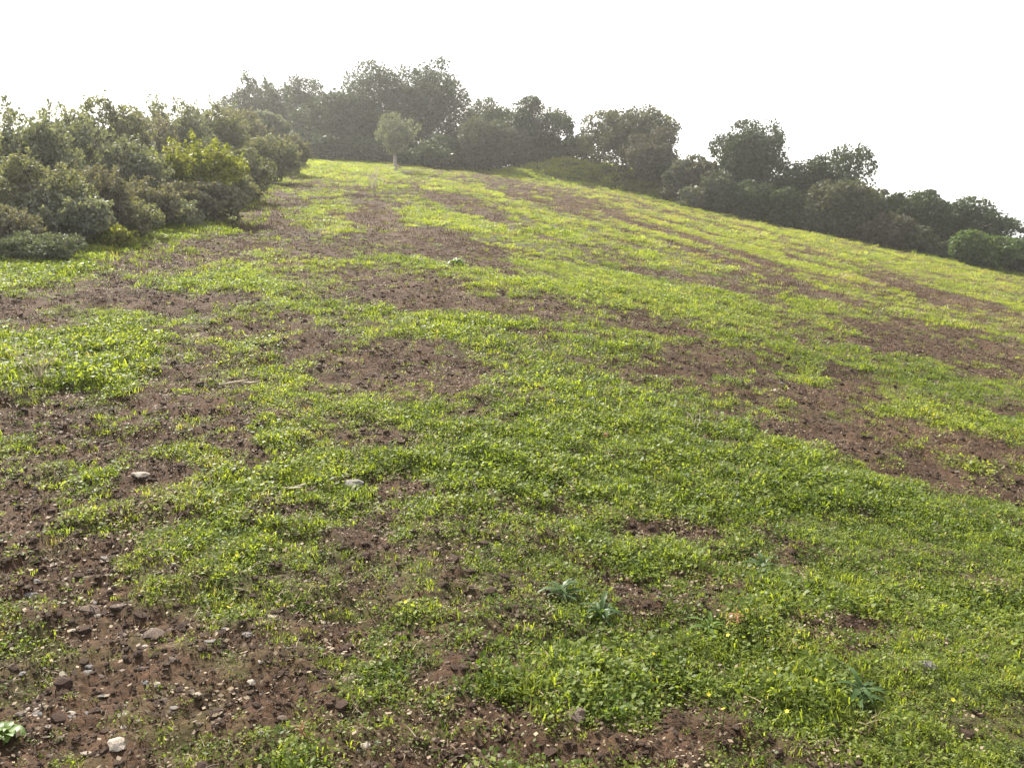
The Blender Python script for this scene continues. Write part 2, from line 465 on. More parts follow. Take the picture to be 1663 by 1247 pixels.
# ------------------------------------------------------------------ trees and shrubs
SH = []
def crown_mesh(name, rx, ry, h, z0, material, nleaf, leaf, nblob, r, blob=(.28, .42), sparse=0.0, flat=1.0, spiky=0.0, seed=0, shoots=0):
    """leaf clumps spread through a rounded crown from z0 up to h"""
    cz = (h + z0) / 2; rz = (h - z0) / 2
    d = unit(r.normal(size=(nblob, 3)))
    d[:, 2] = np.where(r.random(nblob) < .35, np.abs(d[:, 2]), d[:, 2])
    rad = (.30 + .5 * r.random(nblob))[:, None]
    bs_ = r.uniform(blob[0] * .62, blob[1], nblob)
    cen = d * rad * np.array([rx, ry, rz])
    bR = bs_[:, None] * np.array([rx, ry, rz * flat])
    # a lump per direction keeps the outline uneven
    wts = bs_ ** 2; wts /= wts.sum()
    b = r.choice(nblob, nleaf, p=wts)
    ld = unit(r.normal(size=(nleaf, 3)))
    rr = .5 + .52 * r.random(nleaf) ** .5
    tw = r.random(nleaf) < .03
    rr = np.where(tw, rr * r.uniform(1.0, 1.15 + spiky * .6, nleaf), rr)
    # sub-twigs: pull leaves towards random twig tips
    ntw = nblob * 16
    tb = np.repeat(np.arange(nblob), 16)
    tdir = unit(r.normal(size=(ntw, 3)))
    pick = r.random(nleaf) < .75
    k = b * 16 + r.integers(0, 16, nleaf)
    ld = np.where(pick[:, None], unit(tdir[k] + ld * .34), ld)
    p = cen[b] + bR[b] * ld * rr[:, None]
    core = r.random(nleaf) < .12
    p = np.where(core[:, None], unit(r.normal(size=(nleaf, 3))) * (r.random(nleaf) ** .4)[:, None] * np.array([rx, ry, rz]) * .7, p)
    if sparse > 0:
        keep = vnoise(p[:, 0] * 2.2 + 50 + seed, p[:, 2] * 2.2 + p[:, 1] * 1.4, 77) > sparse * np.clip(.35 + p[:, 2] / rz, 0, 1)
        p = p[keep]; ld = ld[keep]
    if shoots:
        ns = shoots
        sd0 = unit(r.normal(size=(ns, 3)) * np.array([1, 1, .7]) + [0, 0, .35])
        sp = sd0 * np.array([rx, ry, rz]) * r.uniform(.6, .85, ns)[:, None]
        sdir = unit(sd0 * .5 + r.normal(size=(ns, 3)) * .35 + [0, 0, .8])
        sl = rz * r.uniform(.12, .36, ns)
        per = 26
        tt = np.tile(np.linspace(0, 1, per), ns)
        kk = np.repeat(np.arange(ns), per)
        q = sp[kk] + sdir[kk] * (sl[kk] * tt)[:, None] + r.normal(size=(ns * per, 3)) * leaf * (1.1 - .8 * tt)[:, None]
        p = np.vstack([p, q])
        SH.append((sp + [0, 0, cz], sp + [0, 0, cz] + sdir * sl[:, None] * .95))
    m_ = len(p)
    p[:, 2] += cz
    p = p[p[:, 2] > max(z0 * .55, 0) - .03]
    m_ = len(p)
    ax = unit(r.normal(size=(m_, 3)) + np.array([0, 0, .3 + spiky * 2]))
    sd_ = unit(np.cross(ax, unit(r.normal(size=(m_, 3)))))
    L = leaf * r.uniform(.7, 1.45, m_)
    v, f = leaf_quads(p, ax, sd_, L, L * r.uniform(.5, .75, m_))
    rn = np.clip(r.random(m_) * .75 + .25 * vnoise(p[:, 0] * 3, p[:, 2] * 3, 5), 0, 1)
    me = mesh_np(name, v, f, material, 4, {'rnd': ('FACE', 'FLOAT', rn)})
    cen = cen.copy(); cen[:, 2] += cz
    return me, cen

def make_plant(name, u, vtop, wpx, Y, kind, label, cat='tree', trunk=.0, lean=0.0, seed=0, nleaf=11000, leaf=.085, nblob=26,
               sparse=0.0, flat=1.0, spiky=0.0, bark='bark', z0=None, group=None, stems=1, blob=(.28, .42), depth=.85, shoots=None):
    r = np.random.default_rng(1000 + seed)
    if Y > 30 and 'far_' + kind in KIND: kind = 'far_' + kind  # far plants keep the leaf colours without the painted haze
    if Y < 30: Y *= 1.07
    d = px_ray(u, vtop)
    t = Y / d[1]
    x = d[0] * t
    ztop = CAM_H + d[2] * t
    zb = float(H(np.array([x]), np.array([Y]))[0])
    h = max(ztop - zb, .25)
    rx = wpx / 2 / F * Y * math.sqrt(1 + (x / Y) ** 2) ** .5
    ry = rx * depth
    root = bpy.data.objects.new(name, None); COL.objects.link(root)
    root.location = (x, Y, zb - .02); root.rotation_euler = (0, 0, 0)
    root.empty_display_size = .3
    tag(root, label, cat, group)
    zc = (trunk * h if trunk > .3 else -.12 * h) if z0 is None else z0
    if Y < 30:
        nleaf = int(nleaf * .78); leaf *= 1.0; rx *= 1.34; sparse = max(sparse, .36)
        nblob = int(nblob * 1.7); blob = (blob[0] * .72, blob[1] * .8)
    else:
        nleaf = int(nleaf * 1.45); leaf *= 1.5; rx *= 1.2; sparse *= .8
        nblob = int(nblob * .62); blob = (blob[0] * 1.3, blob[1] * 1.25)
    shoots = (110 if Y < 30 and cat == 'shrub' else 0) if shoots is None else shoots
    SH.clear()
    me, cen = crown_mesh('crown', rx, ry, h * (1.0 if Y < 44 else .95), zc, KIND[kind], nleaf, leaf, nblob, r, sparse=sparse, flat=flat, spiky=spiky, blob=blob, seed=seed, shoots=shoots)
    obj('crown', me, root)
    tb = Tubes(5 if trunk > .2 else 4)
    br = .035 * h + .012 if trunk > .12 else .012 + .008 * h
    ord_ = r.permutation(len(cen))
    ns = max(stems, 1)
    for s_ in range(ns):
        a = r.random() * 6.28
        bx, by = (0, 0) if ns == 1 else (rx * .28 * math.cos(a), ry * .28 * math.sin(a))
        top = np.array([bx * 1.6 + lean * h * .4, by * 1.6, max(zc, .15 * h) + (h - zc) * .35])
        mid = np.array([bx * 1.2 + lean * h * .2 + r.normal() * .03 * h, by * 1.2, top[2] * .5])
        tb.add([(bx, by, -.08), (bx * 1.05, by * 1.05, .06 * h), mid, top, top + [r.normal() * .1 * rx, 0, (h - top[2]) * .5]],
               [br * 1.35, br, br * .8, br * .6, br * .2])
        for j in ord_[s_::ns]:
            c = cen[j]
            st = mid + (top - mid) * r.uniform(.2, 1.0)
            if c[2] < st[2]: st = mid * r.uniform(.5, .95) if trunk < .12 else mid + (top - mid) * r.uniform(0, .3)
            m1 = (st + c) / 2 + r.normal(size=3) * .06 * h
            tb.add([st, m1, c, c + (c - m1) * .45], [br * .42, br * .3, br * .18, br * .05])
    for a_, b_ in zip(*SH[0]) if SH else ():
        j = int(np.argmin(((cen - a_) ** 2).sum(1)))
        tb.add([cen[j], a_, b_], [.005 + .00012 * Y, .004 + .00012 * Y, .0015])
    obj('trunk' if cat == 'tree' else 'stems', tb.mesh('wood', M[bark]), root)
    return root

# (name, u, vtop, width, distance, kind, label, extras)
PL = []
def T(*a, **k): PL.append((a, k))
# --- the dark wood at the top of the field
T('oak_tree', 420, 97, 135, 51, 'oak', 'thin-topped tree with sky showing through its crown, behind the left scrub', trunk=.2, sparse=.75, nleaf=15000, nblob=34, spiky=.1)
T('oak_tree', 490, 122, 95, 52, 'oak', 'low shoulder of a tree between the thin-topped tree and the dark wood', trunk=.2, nleaf=11000)
T('oak_tree', 548, 118, 130, 49, 'oak', 'dark broad tree at the left end of the hilltop wood', trunk=.18, nleaf=16000, nblob=34)
T('oak_tree', 615, 100, 140, 50, 'oak', 'tallest dark round-headed tree in the middle of the hilltop wood', trunk=.2, nleaf=17000, nblob=36)
T('oak_tree', 698, 102, 120, 49, 'oak', 'dark tree with a ragged right edge ending the tall hilltop wood', trunk=.2, nleaf=15000, nblob=34, sparse=.35)
T('shrub', 525, 205, 90, 46.5, 'oak', 'dark shrub under the left end of the hilltop wood', 'shrub', nleaf=8000)
T('shrub', 590, 212, 100, 46.8, 'oak', 'dark shrub filling the shade behind the young olive', 'shrub', nleaf=9000)
T('shrub', 712, 222, 95, 45.5, 'green', 'soft green shrub at the wood edge right of the young olive', 'shrub', nleaf=7000)
T('shrub', 655, 205, 80, 47, 'oak', 'dark shrub closing the wood edge right behind the young olive', 'shrub', nleaf=8000)
T('shrub', 765, 205, 80, 46.5, 'oak', 'dark shrub in the gap between the tall wood and the rounded tree', 'shrub', nleaf=8000)
T('shrub', 832, 190, 90, 48.5, 'oak', 'dark thicket shrub filling the gap under the two smaller trees', 'shrub', nleaf=8000)
T('oak_tree', 795, 136, 95, 51, 'oak', 'small tree with a rounded top behind the bare-stemmed round shrub', trunk=.25, nleaf=10000)
T('oak_tree', 866, 145, 112, 49, 'oak', 'open ragged tree with sky holes at its right edge above the grassy bank', trunk=.25, sparse=.6, nleaf=11000, spiky=.15)
T('shrub', 788, 178, 84, 45.2, 'grey', 'grey round-headed shrub standing in front of the small rounded tree', 'shrub', nleaf=9000, trunk=.06)
T('shrub', 846, 205, 40, 47.5, 'grey', 'little grey shrub beside the grey round-headed shrub', 'shrub', nleaf=4000)
T('shrub', 893, 218, 60, 50, 'grey', 'low grey shrub behind the grassy bank, next to the ragged tree', 'shrub', nleaf=6000)
T('shrub', 938, 214, 58, 50, 'oak', 'low dark shrub behind the grassy bank, touching the big dome', 'shrub', nleaf=5000)
# --- right side hedge line
T('oak_tree', 1022, 165, 132, 48, 'scrub', 'big dome-shaped tree with smooth olive outline alone against the sky', trunk=.06, nleaf=18000, nblob=44, blob=(.3, .42))
T('shrub', 1064, 204, 90, 45.5, 'brown', 'grey-brown shrub leaning on the right side of the dome tree', 'shrub', nleaf=9000)
T('shrub', 1112, 247, 60, 42.8, 'grey', 'small grey shrub in the dip between the dome tree and the gap tree', 'shrub', nleaf=5000)
T('shrub', 1142, 236, 58, 42.5, 'brown', 'brown thorny shrub with sky gaps left of the broad green tree', 'shrub', nleaf=4200, sparse=.4)
T('oak_tree', 1222, 193, 150, 43, 'oak', 'broad green tree with a domed head in the right hedge line', trunk=.3, nleaf=17000, nblob=36)
T('shrub', 1165, 285, 86, 40.3, 'grey', 'dull low shrub at the foot of the broad green tree', 'shrub', nleaf=6000)
T('shrub', 1228, 292, 80, 40, 'green', 'dark green low shrub under the broad green tree', 'shrub', nleaf=6500)
T('shrub', 1285, 300, 76, 39.4, 'green', 'leafy low shrub between the broad tree and the stepped tree', 'shrub', nleaf=6000)
T('oak_tree', 1350, 238, 130, 42, 'oak', 'stepped green tree whose top drops away to the right', trunk=.25, nleaf=14000, nblob=30)
T('shrub', 1392, 281, 128, 38.4, 'scrub', 'dense rounded shrub with olive top in front of the stepped tree', 'shrub', nleaf=14000, nblob=36)
T('shrub', 1335, 325, 70, 38.2, 'grey', 'low grey shrub at the foot of the dense rounded shrub', 'shrub', nleaf=5000)
T('shrub', 1448, 345, 80, 36.8, 'brown', 'brown dry shrub at the field edge before the pale-trunked tree', 'shrub', nleaf=6000)
T('oak_tree', 1493, 298, 112, 38.5, 'oak', 'small umbrella tree on a pale leaning trunk', trunk=.24, nleaf=12000, lean=-.25, bark='bark_pale', sparse=.2)
T('oak_tree', 1578, 322, 140, 39, 'oak', 'spreading low tree with flat top and pale bare stems', trunk=.22, nleaf=14000, flat=.9, bark='bark_pale', sparse=.25)
T('shrub', 1492, 366, 70, 36.3, 'scrub', 'olive low shrub before the pale leaning trunk', 'shrub', nleaf=5000)
T('shrub', 1575, 378, 70, 36, 'oak', 'dark low shrub below the spreading tree beside the bright green bush', 'shrub', nleaf=5000)
T('shrub', 1540, 385, 60, 35.5, 'grey', 'low grey shrub under the spreading flat-topped tree', 'shrub', nleaf=4500)
T('shrub', 1612, 374, 100, 34, 'fresh', 'bright green rounded bush at the low end of the hedge line', 'shrub', nleaf=10000, nblob=30)
T('shrub', 1668, 384, 90, 34.5, 'oak', 'dark bush beyond the bright green bush at the low end', 'shrub', nleaf=8000)
for (u_, v_, w_, y_, lab_) in [(1112, 258, 90, 45, 'dark thicket behind the small grey shrub in the dip'), (1292, 262, 95, 44, 'dark thicket joining the broad green tree to the stepped tree'),
                          (1438, 312, 110, 40.5, 'dark thicket joining the dense rounded shrub to the pale-trunked tree'), (1535, 338, 130, 41, 'dark thicket behind the pale bare stems'),
                          (1648, 384, 150, 36.5, 'dark thicket behind the bright green rounded bush')]:
    T('shrub', u_, v_, w_, y_, 'oak', lab_, 'shrub', nleaf=7000)
# --- scrub belt on the left
T('shrub', 8, 150, 170, 11.2, 'grey', 'tall washed-out grey shrub at the near end of the scrub belt', 'shrub', nleaf=26000, leaf=.045, nblob=40, stems=5, spiky=.3, sparse=.3)
T('shrub', 100, 166, 130, 13, 'grey', 'tall grey-green shrub with upright shoots beside the washed-out shrub', 'shrub', nleaf=22000, leaf=.045, nblob=34, stems=5, spiky=.5, sparse=.3)
T('shrub', 168, 157, 110, 16, 'scrub', 'olive scrub bush with a blunt top in the back of the scrub belt', 'shrub', nleaf=17000, leaf=.055, nblob=30, stems=4)
T('shrub', 228, 176, 90, 18, 'brown', 'brownish scrub bush in the saddle of the scrub belt skyline', 'shrub', nleaf=13000, leaf=.06, stems=4)
T('shrub', 268, 150, 96, 20, 'grey', 'scrub bush with two small peaks on the skyline', 'shrub', nleaf=14000, leaf=.06, stems=4, sparse=.3)
T('shrub', 335, 156, 100, 22, 'scrub', 'rounded olive scrub bush behind the yellow-green bush', 'shrub', nleaf=14000, leaf=.065, stems=4)
T('shrub', 385, 172, 80, 27, 'brown', 'brown-grey scrub bush below the thin-topped tree', 'shrub', nleaf=10000, leaf=.07, stems=4)
T('shrub', 440, 184, 95, 35, 'olive', 'pale flat-topped shrub in front of the thin-topped tree', 'shrub', nleaf=9000, leaf=.08)
T('shrub', 45, 245, 150, 9.9, 'scrub', 'olive scrub bush in the front row at the near end of the belt', 'shrub', nleaf=22000, leaf=.035, nblob=34, stems=6)
T('shrub', 135, 262, 130, 10.6, 'brown', 'twiggy grey-brown bush with bare stems in the front row', 'shrub', nleaf=15000, leaf=.035, nblob=30, stems=7, sparse=.35, bark='twig')
T('shrub', 205, 225, 110, 13, 'grey', 'greyish bush with pale flecks behind the twiggy front bush', 'shrub', nleaf=15000, leaf=.045, nblob=30, stems=5)
T('shrub', 228, 285, 100, 11.9, 'brown', 'bare brown twiggy bush left of the yellow-green bush', 'shrub', nleaf=11000, leaf=.04, nblob=28, stems=7, sparse=.35, bark='twig')
T('shrub', 315, 218, 130, 13.6, 'gold', 'yellow-green bush glowing in the sun over dark stems', 'shrub', nleaf=15000, leaf=.045, nblob=26, stems=6, z0=.12)
T('shrub', 318, 290, 125, 13.0, 'brown', 'dark dense undergrowth bush below the yellow-green bush', 'shrub', nleaf=12000, leaf=.045, nblob=26, stems=6, bark='twig')
T('shrub', 385, 238, 90, 17, 'scrub', 'olive-brown bush just up the slope from the yellow-green bush', 'shrub', nleaf=12000, leaf=.055, nblob=26, stems=5)
T('shrub', 432, 216, 84, 23, 'scrub', 'dull olive bush near the upper end of the scrub belt', 'shrub', nleaf=10000, leaf=.065, stems=4)
T('shrub', 470, 217, 52, 27, 'brown', 'last grey-brown bush at the upper end of the scrub belt', 'shrub', nleaf=7000, leaf=.07, stems=4)
T('shrub', 60, 372, 130, 8.6, 'white', 'low straggly plant dotted with small white heads', 'shrub', nleaf=9000, leaf=.022, nblob=28, stems=7, sparse=.4, bark='twig')
T('shrub', 6, 330, 90, 8.9, 'brown', 'dark twiggy bush beside the white-dotted plant', 'shrub', nleaf=9000, leaf=.03, nblob=26, stems=6, bark='twig')
T('shrub', 178, 396, 62, 9.9, 'gold', 'low bright green tussock at the foot of the scrub belt', 'shrub', nleaf=3500, leaf=.04, nblob=14, stems=4, spiky=.4)
for (u_, v_, w_, y_, k_, lab_) in [(95, 300, 130, 9.7, 'grey', 'low grey bush filling the front row between olive and twiggy bushes'),
        (185, 318, 120, 10.9, 'scrub', 'low olive bush wedged between the two twiggy brown bushes'),
        (272, 322, 95, 12.3, 'grey', 'small grey bush at the left foot of the yellow-green bush'),
        (362, 268, 90, 15.6, 'scrub', 'small olive bush at the right foot of the yellow-green bush')]:
    T('shrub', u_, v_, w_, y_, k_, lab_, 'shrub', nleaf=9000, leaf=.04, nblob=24, stems=6, bark='twig')
# --- the young tree in the field
T('olive_tree', 640, 184, 62, 38, 'olive', 'young pale olive tree alone on the field before the dark wood', trunk=.32, z0=.3, nleaf=3000, leaf=.05, nblob=26, sparse=.5, spiky=.6, shoots=16, blob=(.22, .4), bark='bark_pale')
for i, (a, k) in enumerate(PL):
    make_plant(*a, seed=i, **k)

# ------------------------------------------------------------------ grass, weeds, straw and clods (uncountable)
def blades(nb, hgt, spread, wid, r, bend=.5):
    V = []; Fc = []
    for i in range(nb):
        a = r.random() * 6.283; q = spread * math.sqrt(r.random())
        b0 = np.array([q * math.cos(a), q * math.sin(a), -.005])
        hd = r.random() * 6.283
        dr = np.array([math.cos(hd), math.sin(hd), 0]); sd_ = np.array([-math.sin(hd), math.cos(hd), 0])
        hh = hgt * r.uniform(.5, 1.15); bn = bend * r.uniform(.3, 1.5) * hh; w = wid * r.uniform(.7, 1.3)
        o = len(V)
        p1 = b0 + dr * bn * .3 + [0, 0, hh * .6]; p2 = b0 + dr * bn + [0, 0, hh * (1 - .25 * bend)]
        V += [b0 - sd_ * w / 2, b0 + sd_ * w / 2, p1 + sd_ * w * .4, p1 - sd_ * w * .4, p2, p2]
        Fc += [(o, o + 1, o + 2, o + 3), (o + 3, o + 2, o + 4, o + 5)]
    V = np.array(V)
    V[5::6] += 1e-4
    return V, np.array(Fc)

def leaflets(nl, hgt, spread, size, r):
    P = np.empty((nl, 3))
    q = spread * np.sqrt(r.random(nl)); a = r.random(nl) * 6.283
    P[:, 0] = q * np.cos(a); P[:, 1] = q * np.sin(a)
    P[:, 2] = hgt * r.random(nl) * (1 - .5 * (q / spread) ** 2) + .004
    ax = unit(np.stack([np.cos(a), np.sin(a), r.uniform(-.1, .9, nl)], -1) + r.normal(size=(nl, 3)) * .3)
    sd_ = unit(np.cross(ax, np.array([0, 0, 1.]) + r.normal(size=(nl, 3)) * .35))
    L = size * r.uniform(.6, 1.4, nl)
    return leaf_quads(P, ax, sd_, L, L * r.uniform(.5, .8, nl))

def clod_proto(r, seed, flat=.65, sub=1, rough=.34):
    import bmesh
    bm = bmesh.new()
    bmesh.ops.create_icosphere(bm, subdivisions=sub, radius=1)
    for v in bm.verts:
        c = v.co
        k = 1 + .35 * (float(vnoise(c.x * 1.6 + seed, c.y * 1.6 + c.z * 1.3, seed)) - .5) * 2 + rough * (r.random() - .5)
        v.co = c * k
        v.co.z *= flat
    me = bpy.data.meshes.new('lump'); bm.to_mesh(me); bm.free()
    return me

def proto(name, me):
    return bpy.data.objects.new(name, me)      # only a source for the scatter, not in the scene

def scatter(name, protos, pts, rot, scl, tint, pick, label, cat):
    for i, p in enumerate(protos):
        s = pick == i
        if not s.any(): continue
        me = mesh_np(name, pts[s], np.zeros((0, 3), int), None, 3, {
            'rot': ('POINT', 'FLOAT_VECTOR', rot[s]), 'scl': ('POINT', 'FLOAT', scl[s]), 'tint': ('POINT', 'FLOAT', tint[s])})
        o = obj(name, me)
        tag(o, label, cat, kind='stuff')
        ng = bpy.data.node_groups.new(name, 'GeometryNodeTree')
        ng.interface.new_socket('Geometry', in_out='INPUT', socket_type='NodeSocketGeometry')
        ng.interface.new_socket('Geometry', in_out='OUTPUT', socket_type='NodeSocketGeometry')
        n, l = ng.nodes, ng.links
        gi = n.new('NodeGroupInput'); go = n.new('NodeGroupOutput')
        oi = n.new('GeometryNodeObjectInfo'); oi.inputs['Object'].default_value = p
        oi.inputs['As Instance'].default_value = True
        ip = n.new('GeometryNodeInstanceOnPoints')
        na = n.new('GeometryNodeInputNamedAttribute'); na.data_type = 'FLOAT_VECTOR'; na.inputs[0].default_value = 'rot'
        er = n.new('FunctionNodeEulerToRotation')
        ns_ = n.new('GeometryNodeInputNamedAttribute'); ns_.data_type = 'FLOAT'; ns_.inputs[0].default_value = 'scl'
        l.new(gi.outputs[0], ip.inputs['Points']); l.new(oi.outputs['Geometry'], ip.inputs['Instance'])
        l.new(na.outputs[0], er.inputs[0]); l.new(er.outputs[0], ip.inputs['Rotation'])
        l.new(ns_.outputs[0], ip.inputs['Scale']); l.new(ip.outputs[0], go.inputs[0])
        md = o.modifiers.new('scatter', 'NODES'); md.node_group = ng

def wedge(r0, r1, dens):
    half = math.radians(85 if r1 < 7 else 62 if r1 < 17 else 46)
    cnt = int(dens * half * (r1 * r1 - r0 * r0))
    r = np.sqrt(rng.uniform(r0 * r0, r1 * r1, cnt)); a = rng.uniform(-half, half, cnt)
    return r * np.sin(a), r * np.cos(a)

def tilt(n, t):
    return np.stack([rng.normal(0, t, n), rng.normal(0, t, n), rng.uniform(0, 6.283, n)], -1)

r0 = np.random.default_rng(3)
tufts = [proto('tuft', mesh_np('tuft', *blades(18, .043, .042, .0042, r0, .8), M['grass'], 4)) for _ in range(3)]
big = [proto('tuft', mesh_np('tuft', *blades(70, .06, .14, .0065, r0, .8), M['grass'], 4)) for _ in range(2)]
weeds = [proto('weed', mesh_np('weed', *leaflets(28, .03, .055, .0145, r0), M['weed'], 4)) for _ in range(3)]
bigw = [proto('weed', mesh_np('weed', *leaflets(84, .05, .15, .026, r0), M['weed'], 4)) for _ in range(2)]
strawp = []
for _ in range(2):
    vv, ff = blades(9, .02, .06, .004, r0, 3.5)
    vv[:, 2] *= .5
    strawp.append(proto('straw', mesh_np('straw', vv, ff, M['straw'], 4)))
clodp = []
for k in range(4):
    me = clod_proto(r0, 20 + k); me.materials.append(M['clod']); clodp.append(proto('clod', me))

def plant_field(name, protos, bands, label, cat, power, tint_seed, hoff=0.0, invert=False):
    P = []; S = []; TT = []
    for (a, b, dens, sc) in bands:
        x, y = wedge(a, b, dens)
        c = cover(x, y)
        inside = y < edge_y(x) + 7
        prob = (1 - c) ** power if invert else c ** power
        k = (rng.random(len(x)) < prob) & inside
        x, y, c = x[k], y[k], c[k]
        z = H(x, y)
        P.append(np.stack([x, y, z + hoff * sc], -1))
        vig = .4 + .75 * vnoise(x * 1.3, y * 1.3, 91) + .35 * vnoise(x * 4, y * 4, 92) ** 2
        onbank = np.where((y > edge_y(x) + .4), 2.0, 1.0)
        S.append(sc * rng.uniform(.6, 1.35, len(x)) * (vig * (.6 + .5 * c) if not invert else 1) * onbank)
        TT.append(np.clip(.36 + .008 * np.minimum(y, 40) + .16 * np.clip((y - 10) / 8, 0, 1) * np.clip(x / 4, 0, 1) + .45 * fbm(x * .7, y * .7, tint_seed, 4) + .26 * rng.normal(size=len(x)), 0, 1))
    P = np.concatenate(P); S = np.concatenate(S); TT = np.concatenate(TT)
    n_ = len(P)
    print(name, n_)
    scatter(name, protos, P, tilt(n_, .16), S, TT, rng.integers(0, len(protos), n_), label, cat)

plant_field('grass', tufts, [(.8, 5.5, 620, 1.0), (5.5, 13, 260, 1.35)], 'short bright green grass covering the hill field', 'grass', 1.3, 71)
plant_field('far_grass', big, [(13, 26, 34, 1.0), (26, 64, 13, 1.5)], 'short yellow-green grass on the upper slope of the field', 'grass', 1.2, 71)
plant_field('weeds', weeds, [(.8, 5.5, 1150, 1.0), (5.5, 13, 360, 1.4)], 'small leafy green weeds growing among the grass', 'weeds', .9, 75)
plant_field('far_weeds', bigw, [(13, 26, 26, 1.0), (26, 64, 9, 1.5)], 'low green weeds spread over the upper slope', 'weeds', .9, 75)
# longer grass along the foot of the scrub belt and of the far hedge line
fp = np.array([px_ground(*p) for p in [(-60, 445), (30, 432), (110, 420), (200, 398), (300, 375), (350, 345), (400, 318), (450, 292), (485, 264)]])
fp2 = EDGE + np.array([0, .6])
PP = []; SS = []
for poly, per, jit, sc in ((fp, 420, .5, (1.0, 2.2)), (fp2, 330, .7, (3.0, 6.0))):
    for i in range(len(poly) - 1):
        k_ = int(per * min(1.0, np.linalg.norm(poly[i + 1] - poly[i]) / 5))
        t_ = rng.random(k_)[:, None]
        q = poly[i] + (poly[i + 1] - poly[i]) * t_ + rng.normal(0, jit, (k_, 2))
        keep = fbm(q[:, 0] * .9, q[:, 1] * .9, 95, 3) > -.15
        PP.append(q[keep]); SS.append(rng.uniform(*sc, keep.sum()))
PP = np.vstack(PP); SS = np.concatenate(SS)
scatter('edge_grass', tufts, np.column_stack([PP, H(PP[:, 0], PP[:, 1])]), tilt(len(PP), .2), SS, np.clip(rng.normal(.3, .25, len(PP)), 0, 1),  # low tint: shade under the scrub put into the blade colour
        rng.integers(0, 3, len(PP)), 'longer rough grass along the foot of the scrub and hedge', 'grass')
plant_field('straw', strawp, [(.8, 6, 110, .8), (6, 14, 60, 1.2), (14, 34, 16, 2.2)], 'pale dry straw bits littering the field', 'straw', .25, 79, .01)
flakes = []
for _ in range(3):
    vv, ff = leaflets(11, .012, .09, .014, r0)
    flakes.append(proto('flake', mesh_np('flake', vv, ff, M['straw'], 4)))
plant_field('leaf_litter', flakes, [(.8, 6, 230, .85), (6, 16, 40, 1.0)], 'dry tan leaf litter lying on the bare soil', 'leaf litter', .7, 83, .004, True)
stub = [proto('stubble', mesh_np('stubble', *blades(16, .032, .07, .0042, r0, 1.3), M['stubble'], 4)) for _ in range(2)]
plant_field('dry_stubble', stub, [(.8, 6, 170, .7), (6, 14, 120, 1.1), (14, 34, 42, 1.9), (34, 60, 12, 2.4)], 'brown dead stubble standing on the bare patches', 'stubble', .55, 85, 0, True)
plant_field('soil_clods', clodp, [(.8, 5, 1500, .006), (.8, 5, 420, .011), (.8, 6, 40, .019), (5, 14, 130, .017)], 'crumbled brown soil clods on the bare patches', 'soil', .8, 81, .1, True)

# ------------------------------------------------------------------ stones
stone_me = {}
for mk in ('stone_pale', 'stone_grey', 'stone_brown'):
    stone_me[mk] = []
    for k in range(4):
        me = clod_proto(r0, 40 + k, .5, 2, .2)
        me.materials.append(M[mk])
        for p in me.polygons: p.use_smooth = False
        stone_me[mk].append(me)

def stone(x, y, s, mk, label, group=None, sz=(1, .8, .8), sink=.25):
    z = float(H(np.array([x]), np.array([y]))[0])
    o = obj('stone', stone_me[mk][random.randrange(4)], None, (x, y, z + s * sz[2] * (.38 - sink)),
            (random.uniform(-.2, .2), random.uniform(-.2, .2), random.uniform(-.5, .5)), (s * sz[0], s * sz[1], s * sz[2]))
    return tag(o, label, 'stone', group)

def stone_px(u, v, wpx, *a, **k):
    x, y = px_ground(u, v)
    return stone(x, y, wpx / 2 / F * y, *a, **k)

stone_px(192, 1222, 40, 'stone_pale', 'smooth pale oval stone lying on the soil near the broad-leaved plant', sz=(1, .7, .85))
stone_px(338, 903, 32, 'stone_pale', 'flat whitish stone in green grass beyond the stony soil', sz=(1, .6, .5))
stone_px(572, 786, 44, 'stone_grey', 'flat blue-grey stone half sunk in grass beside a pale stick', sz=(1, .7, .6))
stone_px(1500, 1104, 52, 'stone_grey', 'rough grey rock sitting in lush grass near the dark thistle rosette', sz=(1, .8, .8))
stone_px(932, 1186, 50, 'stone_brown', 'brownish-grey stone on the bare soil strip below the thistles', sz=(1, .7, .7))
stone_px(1258, 638, 13, 'stone_pale', 'small white stone on the far edge of the big brown patch', sz=(1, .8, .8))
stone_px(568, 1112, 34, 'stone_brown', 'pinkish stone lying between weeds on the stony soil', sz=(1, .7, .6))
stone_px(1590, 1085, 40, 'stone_brown', 'brown stone nearly hidden in grass beside the rough grey rock', sz=(1, .7, .6))
stone_px(228, 776, 34, 'stone_pale', 'thin pale slab of stone on the worn soil strip', sz=(1, .5, .4))
for (u, v, w, mk) in [(50, 958, 28, 'stone_grey'), (145, 985, 34, 'stone_brown'), (192, 988, 30, 'stone_brown'), (250, 1038, 36, 'stone_brown')]:
    stone_px(u, v, w, mk, 'large dark clod-like stone at the top of the stony soil', 'large dark stones on the stony soil')
cnt = 0
while cnt < 120:
    if cnt < 80:
        u, v = random.uniform(5, 620), random.uniform(905, 1240)
    else:
        u, v = random.uniform(5, 1650), random.uniform(600, 1240)
    x, y = px_ground(u, v)
    if float(cover(np.array([x]), np.array([y]))[0]) > .45: continue
    mk = random.choice(['stone_pale', 'stone_brown', 'stone_grey', 'stone_pale'])
    lab = {'stone_pale': 'small pale stone scattered on bare soil', 'stone_brown': 'small brown stone scattered on bare soil',
           'stone_grey': 'small grey stone scattered on bare soil'}[mk]
    stone(x, y, random.uniform(.006, .014) * (1 + y * .06), mk, lab, 'small stones scattered on the bare soil', sz=(1, random.uniform(.6, .9), random.uniform(.5, .8)))
    cnt += 1

